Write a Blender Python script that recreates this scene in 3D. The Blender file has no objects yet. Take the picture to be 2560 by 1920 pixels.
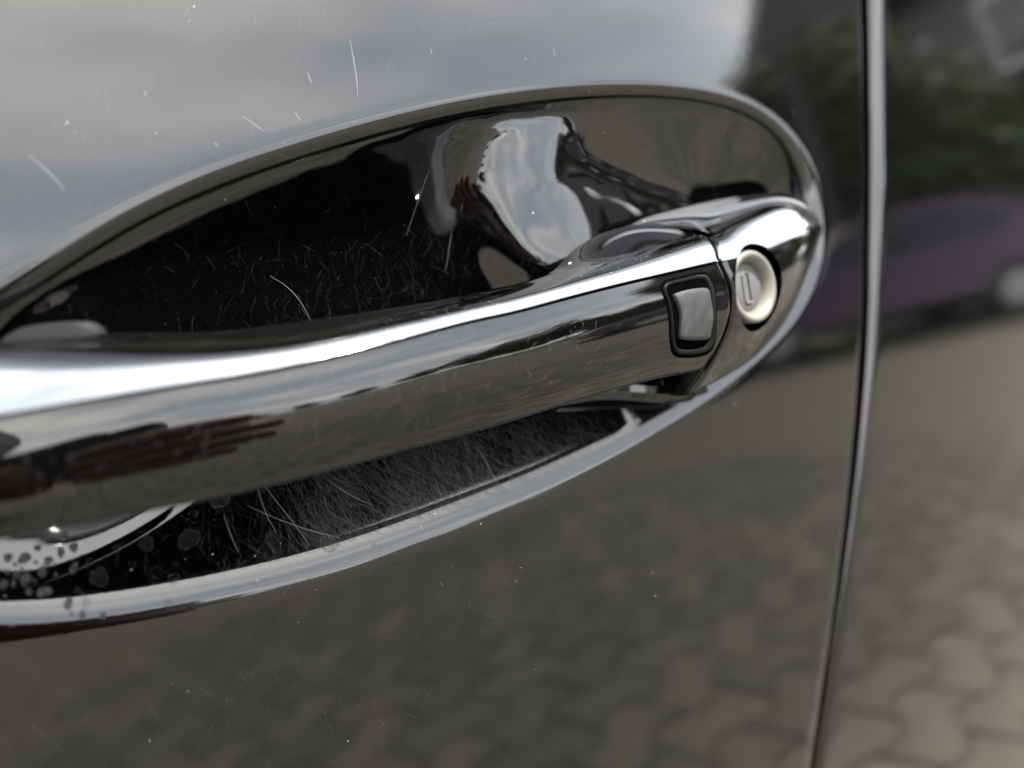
import bpy, math, random
import numpy as np
from mathutils import Vector, Matrix

R = math.radians
S = bpy.context.scene
COL = S.collection
rng = random.Random(7)
nrs = np.random.RandomState(11)

# ------------------------------------------------------------------ camera
CAM_LOC = np.array([0.0, -0.130, 0.930])
YAW, PITCH, ROLL = R(29), R(-9), R(9)
FPX = 1849.0                                   # focal length in photo pixels (2560 wide)
c_f = np.array([math.sin(YAW)*math.cos(PITCH), math.cos(YAW)*math.cos(PITCH), math.sin(PITCH)])
_r0 = np.array([math.cos(YAW), -math.sin(YAW), 0.0]); _u0 = np.cross(_r0, c_f)
c_r = _r0*math.cos(ROLL) - _u0*math.sin(ROLL)
c_u = _u0*math.cos(ROLL) + _r0*math.sin(ROLL)
cd = bpy.data.cameras.new('camera')
cam = bpy.data.objects.new('camera', cd); COL.objects.link(cam); S.camera = cam
cam.matrix_world = Matrix(((c_r[0], c_u[0], -c_f[0], CAM_LOC[0]), (c_r[1], c_u[1], -c_f[1], CAM_LOC[1]),
                           (c_r[2], c_u[2], -c_f[2], CAM_LOC[2]), (0, 0, 0, 1)))
cd.sensor_width = 9.8; cd.lens = 9.8*FPX/2560
cd.clip_start = 0.01; cd.clip_end = 3000
cd.dof.use_dof = True; cd.dof.focus_distance = 0.140; cd.dof.aperture_fstop = 1.8

# ------------------------------------------------------------------ light
SUN_EL, SUN_AZ = R(56), R(152)                # azimuth measured from +y towards +x
sdir = Vector((math.sin(SUN_AZ)*math.cos(SUN_EL), math.cos(SUN_AZ)*math.cos(SUN_EL), math.sin(SUN_EL)))
sl = bpy.data.lights.new('sun', 'SUN'); so = bpy.data.objects.new('sun', sl); COL.objects.link(so)
sl.energy = 4.0; sl.angle = R(0.53); sl.color = (1.0, 0.95, 0.87)
so.rotation_euler = sdir.to_track_quat('Z', 'Y').to_euler(); so.location = (0, 0, 30)

W = bpy.data.worlds.new('World'); S.world = W; W.use_nodes = True
wn, wl = W.node_tree.nodes, W.node_tree.links
wn.clear()
def WN(t, **k):
    n = wn.new(t)
    for a, b in k.items(): setattr(n, a, b)
    return n
sky = WN('ShaderNodeTexSky', sky_type='NISHITA', sun_disc=False, sun_elevation=SUN_EL, sun_rotation=SUN_AZ,
         air_density=1.0, dust_density=1.5)
tc = WN('ShaderNodeTexCoord'); sep = WN('ShaderNodeSeparateXYZ'); wl.new(tc.outputs['Generated'], sep.inputs[0])
mx = WN('ShaderNodeMath', operation='MAXIMUM'); wl.new(sep.outputs['Z'], mx.inputs[0]); mx.inputs[1].default_value = 0.0
ad = WN('ShaderNodeMath', operation='ADD'); wl.new(mx.outputs[0], ad.inputs[0]); ad.inputs[1].default_value = 0.16
dx = WN('ShaderNodeMath', operation='DIVIDE'); wl.new(sep.outputs['X'], dx.inputs[0]); wl.new(ad.outputs[0], dx.inputs[1])
dy = WN('ShaderNodeMath', operation='DIVIDE'); wl.new(sep.outputs['Y'], dy.inputs[0]); wl.new(ad.outputs[0], dy.inputs[1])
cmb = WN('ShaderNodeCombineXYZ'); wl.new(dx.outputs[0], cmb.inputs[0]); wl.new(dy.outputs[0], cmb.inputs[1])
mp = WN('ShaderNodeMapping'); wl.new(cmb.outputs[0], mp.inputs[0]); mp.inputs['Scale'].default_value = (0.55, 1.0, 1); mp.inputs['Location'].default_value = (3.1, 0.7, 0)
n1 = WN('ShaderNodeTexNoise'); wl.new(mp.outputs[0], n1.inputs['Vector']); n1.inputs['Scale'].default_value = 1.0; n1.inputs['Detail'].default_value = 6; n1.inputs['Roughness'].default_value = 0.52; n1.inputs['Distortion'].default_value = 0.4
r1 = WN('ShaderNodeValToRGB'); wl.new(n1.outputs[0], r1.inputs[0])
r1.color_ramp.elements[0].position = 0.36; r1.color_ramp.elements[0].color = (0, 0, 0, 1)
r1.color_ramp.elements[1].position = 0.62; r1.color_ramp.elements[1].color = (1, 1, 1, 1)
n2 = WN('ShaderNodeTexNoise'); wl.new(mp.outputs[0], n2.inputs['Vector']); n2.inputs['Scale'].default_value = 2.1; n2.inputs['Detail'].default_value = 5
r2 = WN('ShaderNodeValToRGB'); wl.new(n2.outputs[0], r2.inputs[0])
r2.color_ramp.elements[0].position = 0.35; r2.color_ramp.elements[0].color = (7.4, 7.8, 8.4, 1)
r2.color_ramp.elements[1].position = 0.68; r2.color_ramp.elements[1].color = (15.5, 15.2, 14.2, 1)
mixc = WN('ShaderNodeMix', data_type='RGBA'); wl.new(r1.outputs[0], mixc.inputs[0])
veil = WN('ShaderNodeMix', data_type='RGBA'); veil.inputs[0].default_value = 0.72
wl.new(sky.outputs[0], veil.inputs[6]); veil.inputs[7].default_value = (7.7, 8.1, 8.8, 1)
wl.new(veil.outputs[2], mixc.inputs[6]); wl.new(r2.outputs[0], mixc.inputs[7])
bg = WN('ShaderNodeBackground'); bg.inputs[1].default_value = 0.135
wl.new(mixc.outputs[2], bg.inputs[0])
wo = WN('ShaderNodeOutputWorld'); wl.new(bg.outputs[0], wo.inputs[0])

S.view_settings.view_transform = 'Standard'; S.view_settings.look = 'None'
S.view_settings.gamma = 1; S.view_settings.exposure = 2.5
S.cycles.use_denoising = True
S.cycles.max_bounces = 12; S.cycles.glossy_bounces = 10; S.cycles.sample_clamp_indirect = 12

# ------------------------------------------------------------------ helpers
def mat(name, col=(.5, .5, .5), rough=.5, metal=0., spec=.5, coat=0., ior=1.5):
    m = bpy.data.materials.new(name); m.use_nodes = True
    b = m.node_tree.nodes['Principled BSDF']
    b.inputs['Base Color'].default_value = (*col, 1); b.inputs['Roughness'].default_value = rough
    b.inputs['Metallic'].default_value = metal; b.inputs['IOR'].default_value = ior
    b.inputs['Specular IOR Level'].default_value = spec; b.inputs['Coat Weight'].default_value = coat
    return m
def N(m, t, **k):
    n = m.node_tree.nodes.new(t)
    for a, b in k.items(): setattr(n, a, b)
    return n
def L(m, a, b): m.node_tree.links.new(a, b)
def B(m): return m.node_tree.nodes['Principled BSDF']
def objcoord(m, scale=(1, 1, 1)):
    t = N(m, 'ShaderNodeTexCoord'); p = N(m, 'ShaderNodeMapping'); p.inputs['Scale'].default_value = scale
    L(m, t.outputs['Object'], p.inputs[0]); return p.outputs[0]
def noise(m, scale, detail=3, vec=None, rough=.5, dist=0.):
    n = N(m, 'ShaderNodeTexNoise'); n.inputs['Scale'].default_value = scale; n.inputs['Detail'].default_value = detail
    n.inputs['Roughness'].default_value = rough; n.inputs['Distortion'].default_value = dist
    if vec is not None: L(m, vec, n.inputs['Vector'])
    return n.outputs[0]
def ramp(m, src, stops):
    r = N(m, 'ShaderNodeValToRGB'); L(m, src, r.inputs[0]); e = r.color_ramp.elements
    while len(e) < len(stops): e.new(.5)
    for i, (p, c) in enumerate(stops):
        e[i].position = p; e[i].color = (*(c if hasattr(c, '__len__') else (c, c, c)), 1)
    return r.outputs[0]
def bump(m, src, strength, dist, prev=None):
    b = N(m, 'ShaderNodeBump'); b.inputs['Strength'].default_value = strength; b.inputs['Distance'].default_value = dist
    L(m, src, b.inputs['Height'])
    if prev is not None: L(m, prev, b.inputs['Normal'])
    return b.outputs[0]

def obj(name, verts, faces, m, parent=None, smooth=True, sharp=None, loc=None):
    me = bpy.data.meshes.new(name); me.from_pydata([tuple(map(float, v)) for v in verts], [], [tuple(map(int, f)) for f in faces])
    me.validate(); me.update()
    o = bpy.data.objects.new(name, me); COL.objects.link(o)
    if m is not None: me.materials.append(m)
    if smooth:
        me.polygons.foreach_set('use_smooth', [True]*len(me.polygons))
        if sharp: me.set_sharp_from_angle(angle=R(sharp))
    if parent: o.parent = parent
    if loc: o.location = loc
    return o
def empty(name, label, cat, loc=(0, 0, 0), rz=0, group=None):
    o = bpy.data.objects.new(name, None); COL.objects.link(o); o.location = loc; o.rotation_euler = (0, 0, rz)
    o['label'] = label; o['category'] = cat
    if group: o['group'] = group
    o.empty_display_size = .1
    return o
def tag(o, label, cat, group=None):
    o['label'] = label; o['category'] = cat
    if group: o['group'] = group
    return o
def grid_faces(nu, nv, wrapu=False, off=0, flip=False):
    f = []
    for i in range(nu if wrapu else nu-1):
        for j in range(nv-1):
            a = off+i*nv+j; b = off+((i+1) % nu)*nv+j; q = (a, b, b+1, a+1)
            f.append(q[::-1] if flip else q)
    return f
class MB:
    def __init__(s): s.v = []; s.f = []
    def add(s, vs, fs):
        o = len(s.v); s.v += [tuple(v) for v in vs]; s.f += [tuple(i+o for i in f) for f in fs]
    def box(s, c, d, rz=0):
        cx, cy, cz = c; X, Y, Z = d[0]/2, d[1]/2, d[2]/2; ca, sa = math.cos(rz), math.sin(rz)
        vs = [(cx+ca*x-sa*y, cy+sa*x+ca*y, cz+z) for x in (-X, X) for y in (-Y, Y) for z in (-Z, Z)]
        s.add(vs, [(0, 1, 3, 2), (4, 6, 7, 5), (0, 4, 5, 1), (2, 3, 7, 6), (0, 2, 6, 4), (1, 5, 7, 3)])
    def tube(s, pts, rads, n=10, cap=True):
        pts = [Vector(p) for p in pts]; ring = []
        for i, p in enumerate(pts):
            t = (pts[min(i+1, len(pts)-1)]-pts[max(i-1, 0)]).normalized()
            a = t.orthogonal().normalized() if i == 0 else (ring_a - t*ring_a.dot(t)).normalized()
            ring_a = a; b = t.cross(a)
            r = rads[i] if hasattr(rads, '__len__') else rads
            ring += [p+(a*math.cos(k*2*math.pi/n)+b*math.sin(k*2*math.pi/n))*r for k in range(n)]
        f = [(i*n+k, i*n+(k+1) % n, (i+1)*n+(k+1) % n, (i+1)*n+k) for i in range(len(pts)-1) for k in range(n)]
        if cap: f += [tuple(range(n))[::-1], tuple(range((len(pts)-1)*n, len(pts)*n))]
        s.add(ring, f)
    def build(s, name, m, parent=None, smooth=True, sharp=35, loc=None): return obj(name, s.v, s.f, m, parent, smooth, sharp, loc)

def spline(P, n, closed=False):
    """interpolating cubic through P (k x d), sampled at n points"""
    P = np.asarray(P, float)
    if closed: Q = np.vstack([P[-3:], P, P[:3]]); i0 = 3
    else: Q = np.vstack([2*P[0]-P[1], P, 2*P[-1]-P[-2]]); i0 = 1
    k = len(P); d = np.r_[0, np.cumsum(np.sqrt(np.linalg.norm(np.diff(Q, axis=0), axis=1)))]
    T = np.linspace(d[i0], d[i0+k] if closed else d[i0+k-1], n, endpoint=not closed)
    # natural-ish cubic spline over the knots
    m = len(Q); A = np.zeros((m, m)); rhs = np.zeros((m, Q.shape[1])); h = np.diff(d)
    A[0, 0] = A[-1, -1] = 1
    for i in range(1, m-1):
        A[i, i-1] = h[i-1]; A[i, i] = 2*(h[i-1]+h[i]); A[i, i+1] = h[i]
        rhs[i] = 6*((Q[i+1]-Q[i])/h[i]-(Q[i]-Q[i-1])/h[i-1])
    M = np.linalg.solve(A, rhs)
    j = np.clip(np.searchsorted(d, T, side='right')-1, 0, m-2); a = d[j+1]-T; b = T-d[j]; H = h[j]
    a, b, H = a[:, None], b[:, None], H[:, None]
    return (M[j]*a**3+M[j+1]*b**3)/(6*H)+(Q[j]/H-M[j]*H/6)*a+(Q[j+1]/H-M[j+1]*H/6)*b
def smooth_closed(P, k):
    """low-pass a closed curve: keep the first k Fourier harmonics"""
    z = np.fft.fft(P[:, 0]+1j*P[:, 1]); n = len(z); fr = np.abs(np.fft.fftfreq(n, 1/n))
    z *= np.exp(-(fr/k)**4); z = np.fft.ifft(z); return np.c_[z.real, z.imag]
def sstep(a, b, x): t = np.clip((x-a)/(b-a), 0, 1); return t*t*(3-2*t)

# the car side: leans back a little and is gently barrelled
def Ybase(x, z):
    q = z-0.905
    return math.tan(R(3.0))*q + q*q/(2*1.15) + 0.0*x + (x-.05)**2/(2*7.0)
def hit(px, py, Y=None):
    """where the sight line of a traced photo point meets the car side (Y metres in front of/behind it)"""
    d = c_f + c_r*(px-1280)/FPX - c_u*(py-960)/FPX
    t = .13/d[1]
    for _ in range(12):
        q = CAM_LOC+t*d; t += ((Ybase(q[0], q[2])+(Y or 0.))-q[1])/d[1]
    return CAM_LOC+t*d
def trace(pts, Y=0.):
    return np.array([hit(p[0], p[1], p[2] if len(p) > 2 else Y) for p in pts])

# ------------------------------------------------------------------ materials
M = {}
def paint_material():
    m = mat('black_paint', (.006, .0062, .007), .035, 0, .5, 0)
    v = objcoord(m)
    g = noise(m, 2800, 2, v)
    rr = noise(m, 60, 4, v)
    L(m, ramp(m, rr, [(.3, .022), (.75, .045)]), B(m).inputs['Roughness'])
    # fine dust film and metallic fleck
    fl = ramp(m, noise(m, 2600, 1, v), [(.66, (.0006, .0006, .0007)), (.84, (.008, .008, .009))])
    L(m, fl, B(m).inputs['Base Color'])
    nb = bump(m, g, .11, .00003)
    nb = bump(m, noise(m, 240, 2, v), .035, .0002, nb)
    L(m, nb, B(m).inputs['Normal'])
    return m
M['paint'] = paint_material()
def gloss_black():
    m = mat('gloss_black', (.005, .005, .005), .025, 0, .46, 0)
    v = objcoord(m)
    L(m, ramp(m, noise(m, 2600, 1, v), [(.66, (.0006, .0006, .0006)), (.84, (.009, .009, .009))]), B(m).inputs['Base Color'])
    L(m, bump(m, noise(m, 3000, 2, v), .03, .00002), B(m).inputs['Normal'])
    return m
M['gloss'] = gloss_black()
def chrome():
    m = mat('chrome', (.2, .2, .2), .05, 1.0)
    v = objcoord(m, (1, 6, 6))
    L(m, ramp(m, noise(m, 34, 6, objcoord(m, (1, 7, 7)), .62, .6), [(.36, (.115, .122, .138)), (.60, (.20, .205, .21))]), B(m).inputs['Base Color'])  # grey-blue streaks in the colour stand in for mirrored clouds
    L(m, ramp(m, noise(m, 300, 4, v), [(.3, .035), (.7, .11)]), B(m).inputs['Roughness'])
    L(m, bump(m, noise(m, 3500, 2, objcoord(m)), .06, .00002), B(m).inputs['Normal'])
    return m
M['chrome'] = chrome()
M['rubber'] = mat('black_rubber', (.0030, .0030, .0031), .5, 0, .07)
M['grey_rubber'] = mat('grey_rubber', (.006, .006, .0065), .6, 0, .12)
def btn():
    m = mat('button_rubber', (.03, .03, .03), .6, 0, .22)
    v = objcoord(m)
    L(m, ramp(m, noise(m, 420, 5, v), [(.3, (.010, .0105, .011)), (.7, (.022, .0225, .023))]), B(m).inputs['Base Color'])
    L(m, bump(m, noise(m, 5000, 2, v), .3, .00008), B(m).inputs['Normal'])
    return m
M['button'] = btn()
M['silver'] = mat('lock_silver', (.050, .050, .050), .5, 0, .2)
M['cream'] = mat('lock_ring', (.078, .0745, .064), .45, 0, .25)
M['dark'] = mat('cavity_shade', (.0008, .0008, .0008), .9, 0, 0)  # near-black stands in for the shade in seam, gaps, well and keyhole
M['dust'] = mat('dust', (.75, .74, .70), .5)
M['scratch'] = mat('scratch', (.22, .23, .25), .45)

# ------------------------------------------------------------------ parked car: front door with the handle recess
car = empty('parked_car', 'glossy black parked car seen close up at its door handle recess', 'car', (0, 0, 0))
RIM = [(1280,229),(1400,216),(1520,209),(1640,211),(1760,224),(1859,252),(1940,300),(2000,368),(2040,455),(2058,549),(2057,625),(2044,690),(2007,775),(1964,831),(1898,899),(1830,955),(1740,1022),(1627,1088),(1540,1138),(1425,1198),(1280,1262),(1099,1333),(868,1417),(636,1479),(405,1526),(231,1553),(100,1566),(0,1566),(-130,1556),(-300,1522),(-450,1452),(-550,1340),(-570,1210),(-500,1080),(-350,930),(-170,820),(0,722),(174,606),(347,508),(521,430),(752,352),(926,302),(1100,260)]
c3 = trace(RIM)[:, [0, 2]]
NT = 640
Cc = spline(c3, NT*2, True)
# uniform arclength, then low-passed so the painted edge flows
dd = np.r_[0, np.cumsum(np.linalg.norm(np.diff(np.vstack([Cc, Cc[:1]]), axis=0), axis=1))]
tt = np.linspace(0, dd[-1], NT, endpoint=False)
CcW = np.vstack([Cc, Cc[:1]])
C = np.c_[np.interp(tt, dd, CcW[:, 0]), np.interp(tt, dd, CcW[:, 1])]
C = smooth_closed(C, 14)
tan = np.roll(C, -1, 0)-np.roll(C, 1, 0); tan /= np.linalg.norm(tan, axis=1)[:, None]
area = np.sum(C[:, 0]*np.roll(C[:, 1], -1)-np.roll(C[:, 0], -1)*C[:, 1])
nin = np.c_[-tan[:, 1], tan[:, 0]]*(1 if area > 0 else -1)         # inward normal
cen = C.mean(0)
_, _, Vt = np.linalg.svd(C-cen, full_matrices=False); axd = Vt[0]*np.sign(Vt[0][0])
CEN = cen
along = (C-cen)@axd
Pm = cen + axd*(along*np.where(along > 0, .62, .78))[:, None]
Pm[:, 1] -= .012*sstep(-.045, .020, Pm[:, 0])
print('CEN', cen, axd, C.min(0), C.max(0))
LIP = .0042
def lipdepth(t, crease=45.):                      # t metres inward of the traced edge, lip profile
    t = np.asarray(t, float)
    ts = np.linspace(-.0045, .0075, 400)
    sl = np.tan(R(1)*(1.5*sstep(-.0032, -.0010, ts)+6*sstep(-.0012, -.0003, ts) + 9*sstep(-.0006, .0004, ts) + 10*sstep(.0006, LIP-.0004, ts)
                    + crease*sstep(LIP-.0004, LIP+.0009, ts)))
    dp = np.r_[0, np.cumsum((sl[1:]+sl[:-1])/2*np.diff(ts))]
    return np.interp(t, ts, dp)
G_A, G_P, FLOOR, TILT, LEFTF = .10, 12, 26, .45, 12
MC = hit(1640, 640)[[0, 2]]; MRX, MRZ, MH = .040, .026, .0
BOWL_D = .0275; BOWL_R = .0130; XA, XB = hit(1120, 480)[0], hit(1460, 480)[0]
def front_door():
    rows = []
    # outside, from the far boundary in to -4.5 mm
    # shut line as x(z)
    return rows
SHUT_L = trace([(2151,-400),(2151,0),(2160,203),(2165,405),(2165,579),(2160,723),(2154,868),(2145,960),(2131,1151),(2105,1365),(2079,1568),(2055,1741),(2032,1920),(1960,2500)])
SHUT_R = trace([(2184,-400),(2186,0),(2191,289),(2191,521),(2188,665),(2174,868),(2165,960),(2148,1209),(2113,1469),(2084,1643),(2061,1799),(2044,1920),(1975,2500)])
def shutx(tab):
    z = tab[:, 2]; x = tab[:, 0]; k = np.argsort(z); p = np.polyfit(z[k]-.9, x[k], 4)
    zs = np.linspace(z.min(), z.max(), 50); sl0 = None
    def f(zz):
        zz = np.asarray(zz, float); zc = np.clip(zz, z.min(), z.max()); y = np.polyval(p, zc-.9)
        d = np.polyval(np.polyder(p), zc-.9); return y+d*(zz-zc)*.6
    return f
xL, xR = shutx(SHUT_L), shutx(SHUT_R)
X0, Z0, Z1 = -.75, .42, 1.10

def boundary(p, d):
    """march from p along d to the door outline"""
    t = 1e9
    if d[0] < 0: t = min(t, (X0-p[0])/d[0])
    if d[1] > 0: t = min(t, (Z1-p[1])/d[1])
    if d[1] < 0: t = min(t, (Z0-p[1])/d[1])
    if d[0] > 0:
        lo, hi = 0, min(t, 2.0)
        q = p+d*hi
        if q[0] > xL(q[1]):
            for _ in range(40):
                mid = (lo+hi)/2; q = p+d*mid
                if q[0] > xL(q[1]): hi = mid
                else: lo = mid
            t = min(t, hi)
    return t
# bowl relief shaped to steer its reflections: low bumps and hollows (metres) on a lattice, fading out at the lip
#RELIEF0
RELIEF = 1e-6*np.array([[0,0,0,3,13,-8,-19,38,-94,135,-149,90,65,-57,36,-26,23,-9,12,-3],
    [0,0,1,19,64,-15,72,-115,185,-248,286,-235,-118,117,-73,60,-36,31,-13,12],
    [0,0,3,71,396,11,-111,222,-266,357,-444,419,208,-210,135,-96,77,-38,34,-8],
    [0,0,6,159,883,-213,359,-295,419,-404,484,-353,-667,549,-347,258,-161,121,-60,37],
    [0,0,15,393,2203,-101,-66,361,-241,439,-247,-168,1731,-1195,724,-476,339,-200,137,-52],
    [0,0,27,652,2964,-999,1017,-570,807,-451,818,-351,-1528,896,-487,374,-236,180,-96,60],
    [0,0,33,714,2613,479,-162,560,-158,721,-137,878,937,35,-322,233,-129,97,-34,27],
    [0,0,39,881,3439,568,-188,678,-224,957,-402,1499,-1217,383,360,-361,288,-179,110,-43],
    [0,0,46,1166,5627,-1435,1303,-545,943,-364,1252,-979,1363,-710,217,-63,-14,35,-5,4],
    [0,0,39,1086,5963,-469,354,402,-5,795,-280,1001,-922,634,-377,220,-78,36,-29,21],
    [0,0,36,1037,5716,-733,843,-113,605,77,749,-277,558,-294,216,-147,16,10,17,-8],
    [0,0,39,1160,6759,-832,723,180,287,603,126,689,-528,454,-349,334,-85,20,-36,24],
    [0,0,40,1213,7410,-1074,1026,-106,670,171,827,-162,417,-402,505,-449,78,2,36,-23],
    [0,0,42,1274,7777,-1096,975,57,492,490,426,334,-208,177,-238,240,55,-65,-32,29],
    [0,0,47,1366,7855,-1038,991,-11,609,299,704,-144,116,-336,194,-22,-311,205,-7,-19],
    [0,0,51,1405,7384,-981,942,58,501,456,426,29,-44,-102,-197,43,331,-251,-14,39],
    [0,0,49,1323,6621,-579,666,157,392,408,461,-155,-247,-305,-102,118,-370,377,4,-49],
    [0,0,43,1204,6226,-771,741,101,360,400,238,-114,18,-224,-366,-60,509,-911,234,-20],
    [0,0,37,1072,5790,-887,834,-140,519,37,318,-54,-741,-332,-203,-11,-708,1744,-558,135],
    [0,0,34,978,5333,-428,417,275,146,406,230,-638,707,-669,-56,-747,1856,-2937,773,-117],
    [0,0,34,898,4603,-854,890,-271,549,11,-26,584,-1722,-16,-465,268,-1812,3171,-475,-70],
    [0,0,46,1157,5821,-201,295,412,215,348,920,-1298,1976,-480,-184,-339,1631,-2610,-756,820],
    [0,1,72,1712,8007,-1434,1419,-83,628,1015,-460,2889,-2277,484,286,98,-1034,1935,2387,-1342],
    [0,1,95,2208,10118,-485,1147,169,1312,130,3355,-2522,5425,1721,2568,467,1738,-3096,202,51],
    [0,1,120,2818,13667,-534,661,1617,-527,4043,-1801,7851,-707,1800,295,1448,317,2264,-1004,406],
    [0,1,141,3390,16927,-3334,3661,-1322,3389,-950,6054,-1490,2875,2165,1705,1315,-103,373,-2734,1325],
    [0,2,144,3460,17400,-1867,1763,1019,404,3250,12,4343,1019,933,484,1166,1083,860,-1312,871],
    [0,1,139,3272,15691,-1287,1913,221,1681,906,2942,526,1172,1598,1008,-65,298,-125,-994,547],
    [0,1,132,3056,14016,-1695,1934,357,960,1867,855,2218,1518,-358,695,-1229,988,-671,1549,-607],
    [0,1,114,2632,11894,-437,994,653,771,1357,1335,1587,-387,1774,-1150,501,-702,584,-1232,504],
    [0,1,94,2194,10050,-820,1082,522,441,1620,295,2073,872,406,-704,-117,-30,-47,603,-229],
    [0,1,75,1782,8644,-1240,1392,-202,1142,127,1799,-207,677,-410,-416,189,-522,424,-761,334],
    [0,1,52,1280,6539,-811,766,241,275,874,132,943,709,-911,-178,-544,120,-127,496,-220],
    [0,0,32,794,4105,-514,627,-118,562,-70,874,-529,481,-817,-366,-224,-232,58,-268,121],
    [0,0,17,407,2094,-232,219,138,2,315,-305,323,-700,-594,-615,-248,-263,255,140,-83],
    [0,0,8,175,752,-124,142,-119,155,-214,111,-735,-205,-944,-305,-399,-80,18,-507,268],
    [0,0,4,53,42,-218,5,53,-90,-94,-343,-259,-672,-757,-457,-351,66,214,5,-30],
    [0,0,0,-18,-189,222,-20,-127,23,-183,-194,-552,-436,-712,-297,-182,-218,122,-49,4],
    [0,0,0,-20,-178,-179,115,39,-44,-168,-144,-289,-292,-491,-361,-365,571,-457,224,-100],
    [0,0,-1,-16,-36,258,-272,96,-61,61,-235,-101,-390,10,-207,158,-152,97,-21,-10]])
#RELIEF1
RX, RZ, RS = np.arange(-.035, .165, .005), np.arange(.875, .972, .005), .0065
def relief_mask(x, z):
    d = np.sqrt(((np.asarray(x)[:, None]-C[::4, 0][None])**2+(np.asarray(z)[:, None]-C[::4, 1][None])**2).min(1))
    up = sstep(.900, .914, np.asarray(z))
    return sstep(.0035, .0064, d)*up
def relief(x, z):
    if RELIEF is None: return 0.
    gx = np.exp(-((x[:, None]-RX[None])/RS)**2); gz = np.exp(-((z[:, None]-RZ[None])/RS)**2)
    return relief_mask(x, z)*np.einsum('ni,ij,nj->n', gx, RELIEF, gz)
V = []; nr = 0
cols = []
tau_out = (np.linspace(0, 1, 46)[::-1])**2.2
lip_t = np.r_[np.linspace(-.0045, .0012, 22), np.linspace(.0012, LIP-.0003, 8)[1:], np.linspace(LIP-.0003, LIP+.0009, 9)[1:]]
tau_b = (np.linspace(0, 1, 64)[1:])**1.25
for i in range(NT):
    c, n_ = C[i], nin[i]
    st = c - n_*.0045
    d = st-CEN; d = d/np.linalg.norm(d); d = (d*.8 - n_*.2); d /= np.linalg.norm(d)
    T = boundary(st, d); e = st+d*T
    col = []
    # hem at the outline: turns inwards
    en = np.array([e[0], Ybase(e[0], e[1]), e[1]])
    for a in (90, 72, 54, 36, 18):
        rr = .0011
        q = en+np.array([(-d[0])*rr*(1-math.sin(R(a))), rr*(1-math.cos(R(a))), (-d[1])*rr*(1-math.sin(R(a)))])
        if a == 90: col.append(q+np.array([0, .012, 0]))
        col.append(q)
    e2 = e-d*.0011; T2 = np.linalg.norm(e2-st)
    for t in tau_out[1:-1] if False else np.r_[1., tau_out[1:-1]]:
        q = st+(e2-st)*t; col.append(np.array([q[0], Ybase(q[0], q[1]), q[1]]))
    kt_ = 1-.48*float(sstep(-.2, .9, -n_[1]))
    wlo = float(sstep(.25, .75, n_[1]))
    for t in lip_t:
        q = c+n_*(t*kt_ if t > 0 else t); col.append(np.array([q[0], Ybase(q[0], q[1])+float((1-wlo)*lipdepth(t)+wlo*lipdepth(t, 5.))*(kt_ if t > 0 else 1), q[1]]))
    qs, ds_ = [], []
    q0 = c+n_*lip_t[-1]*kt_; d0 = float((1-wlo)*lipdepth(lip_t[-1])+wlo*lipdepth(lip_t[-1], 5.))*kt_; Lb = float(np.linalg.norm(Pm[i]-q0)); P = Pm[i]
    for t in tau_b:
        q = q0+(P-q0)*t
        D_ = BOWL_D+(BOWL_R-BOWL_D)*float(sstep(XA, XB, q[0]-(q[1]-CEN[1])*TILT))
        D_ *= .62+.38*float(sstep(-.025, .030, q[0]))
        wz = float(sstep(.35, .9, abs(n_[1])))
        g1 = (1-(1-t)**2.3)**.62; g2 = G_A*(1-(1-t)**G_P)+(1-G_A)*t
        dep = d0+(D_-d0)*(g1*(1-wz)+g2*wz)
        if wlo > 0:
            lf = 1-float(sstep(-.020, .010, q0[0])); fl = math.tan(R(FLOOR+LEFTF*lf)); e0 = .85
            depb = d0+Lb*t*fl*(1+.16*lf*(1-t))+(D_-d0-Lb*fl)*float(sstep(e0, 1.3, t)/sstep(e0, 1.3, 1.0))
            dep = dep*(1-wlo)+depb*wlo
        mr = ((q[0]-MC[0])/MRX)**2+((q[1]-MC[1])/MRZ)**2
        dep -= MH*math.exp(-mr*1.6)*min(1., t*3)
        qs.append(q); 
        ds_.append(dep)
    qs = np.array(qs); ds_ = np.array(ds_)-relief(qs[:, 0], qs[:, 1])
    for q, dep in zip(qs, ds_): col.append(np.array([q[0], Ybase(q[0], q[1])+dep, q[1]]))
    cols.append(col)
NR = len(cols[0])
allv = [q for col in cols for q in col]
fd = obj('front_door', allv, grid_faces(NT, NR, True, 0, flip=(area > 0)), M['paint'], car, True)
fd['label'] = 'black front door skin with a deep oval handle recess'

def surf_depth(x, z):
    """depth of the painted surface at a point (nearest vertex is enough for dust and marks)"""
    return DT(x, z)
_av = np.array(allv)
from mathutils.bvhtree import BVHTree
bvh_door = BVHTree.FromPolygons([tuple(v) for v in allv], grid_faces(NT, NR, True))

# rear door skin
ru = np.r_[0, .05, .1, .15, .2]
rows = []
zs = np.linspace(Z0, Z1, 260)
for z in zs:
    x0 = float(xR(z)); w = .0030+.0011*sstep(.84, .97, z); row = []
    row.append((x0, Ybase(x0, z)+.016, z))
    for a in np.linspace(90, 6, 16):
        row.append((x0+w*(1-math.sin(R(a))), Ybase(x0+w, z)+w*(1-math.cos(R(a)))*.8, z))
    for t in np.linspace(0, 1, 60)[1:]**1.6:
        x = x0+w+(1.1-x0)*t; row.append((x, Ybase(x, z), z))
    rows.append(row)
rd = obj('rear_door', [q for r in rows for q in r], grid_faces(len(zs), len(rows[0])), M['paint'], car, True)
rd['label'] = 'blurred black rear door panel beyond the shut line'
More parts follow.
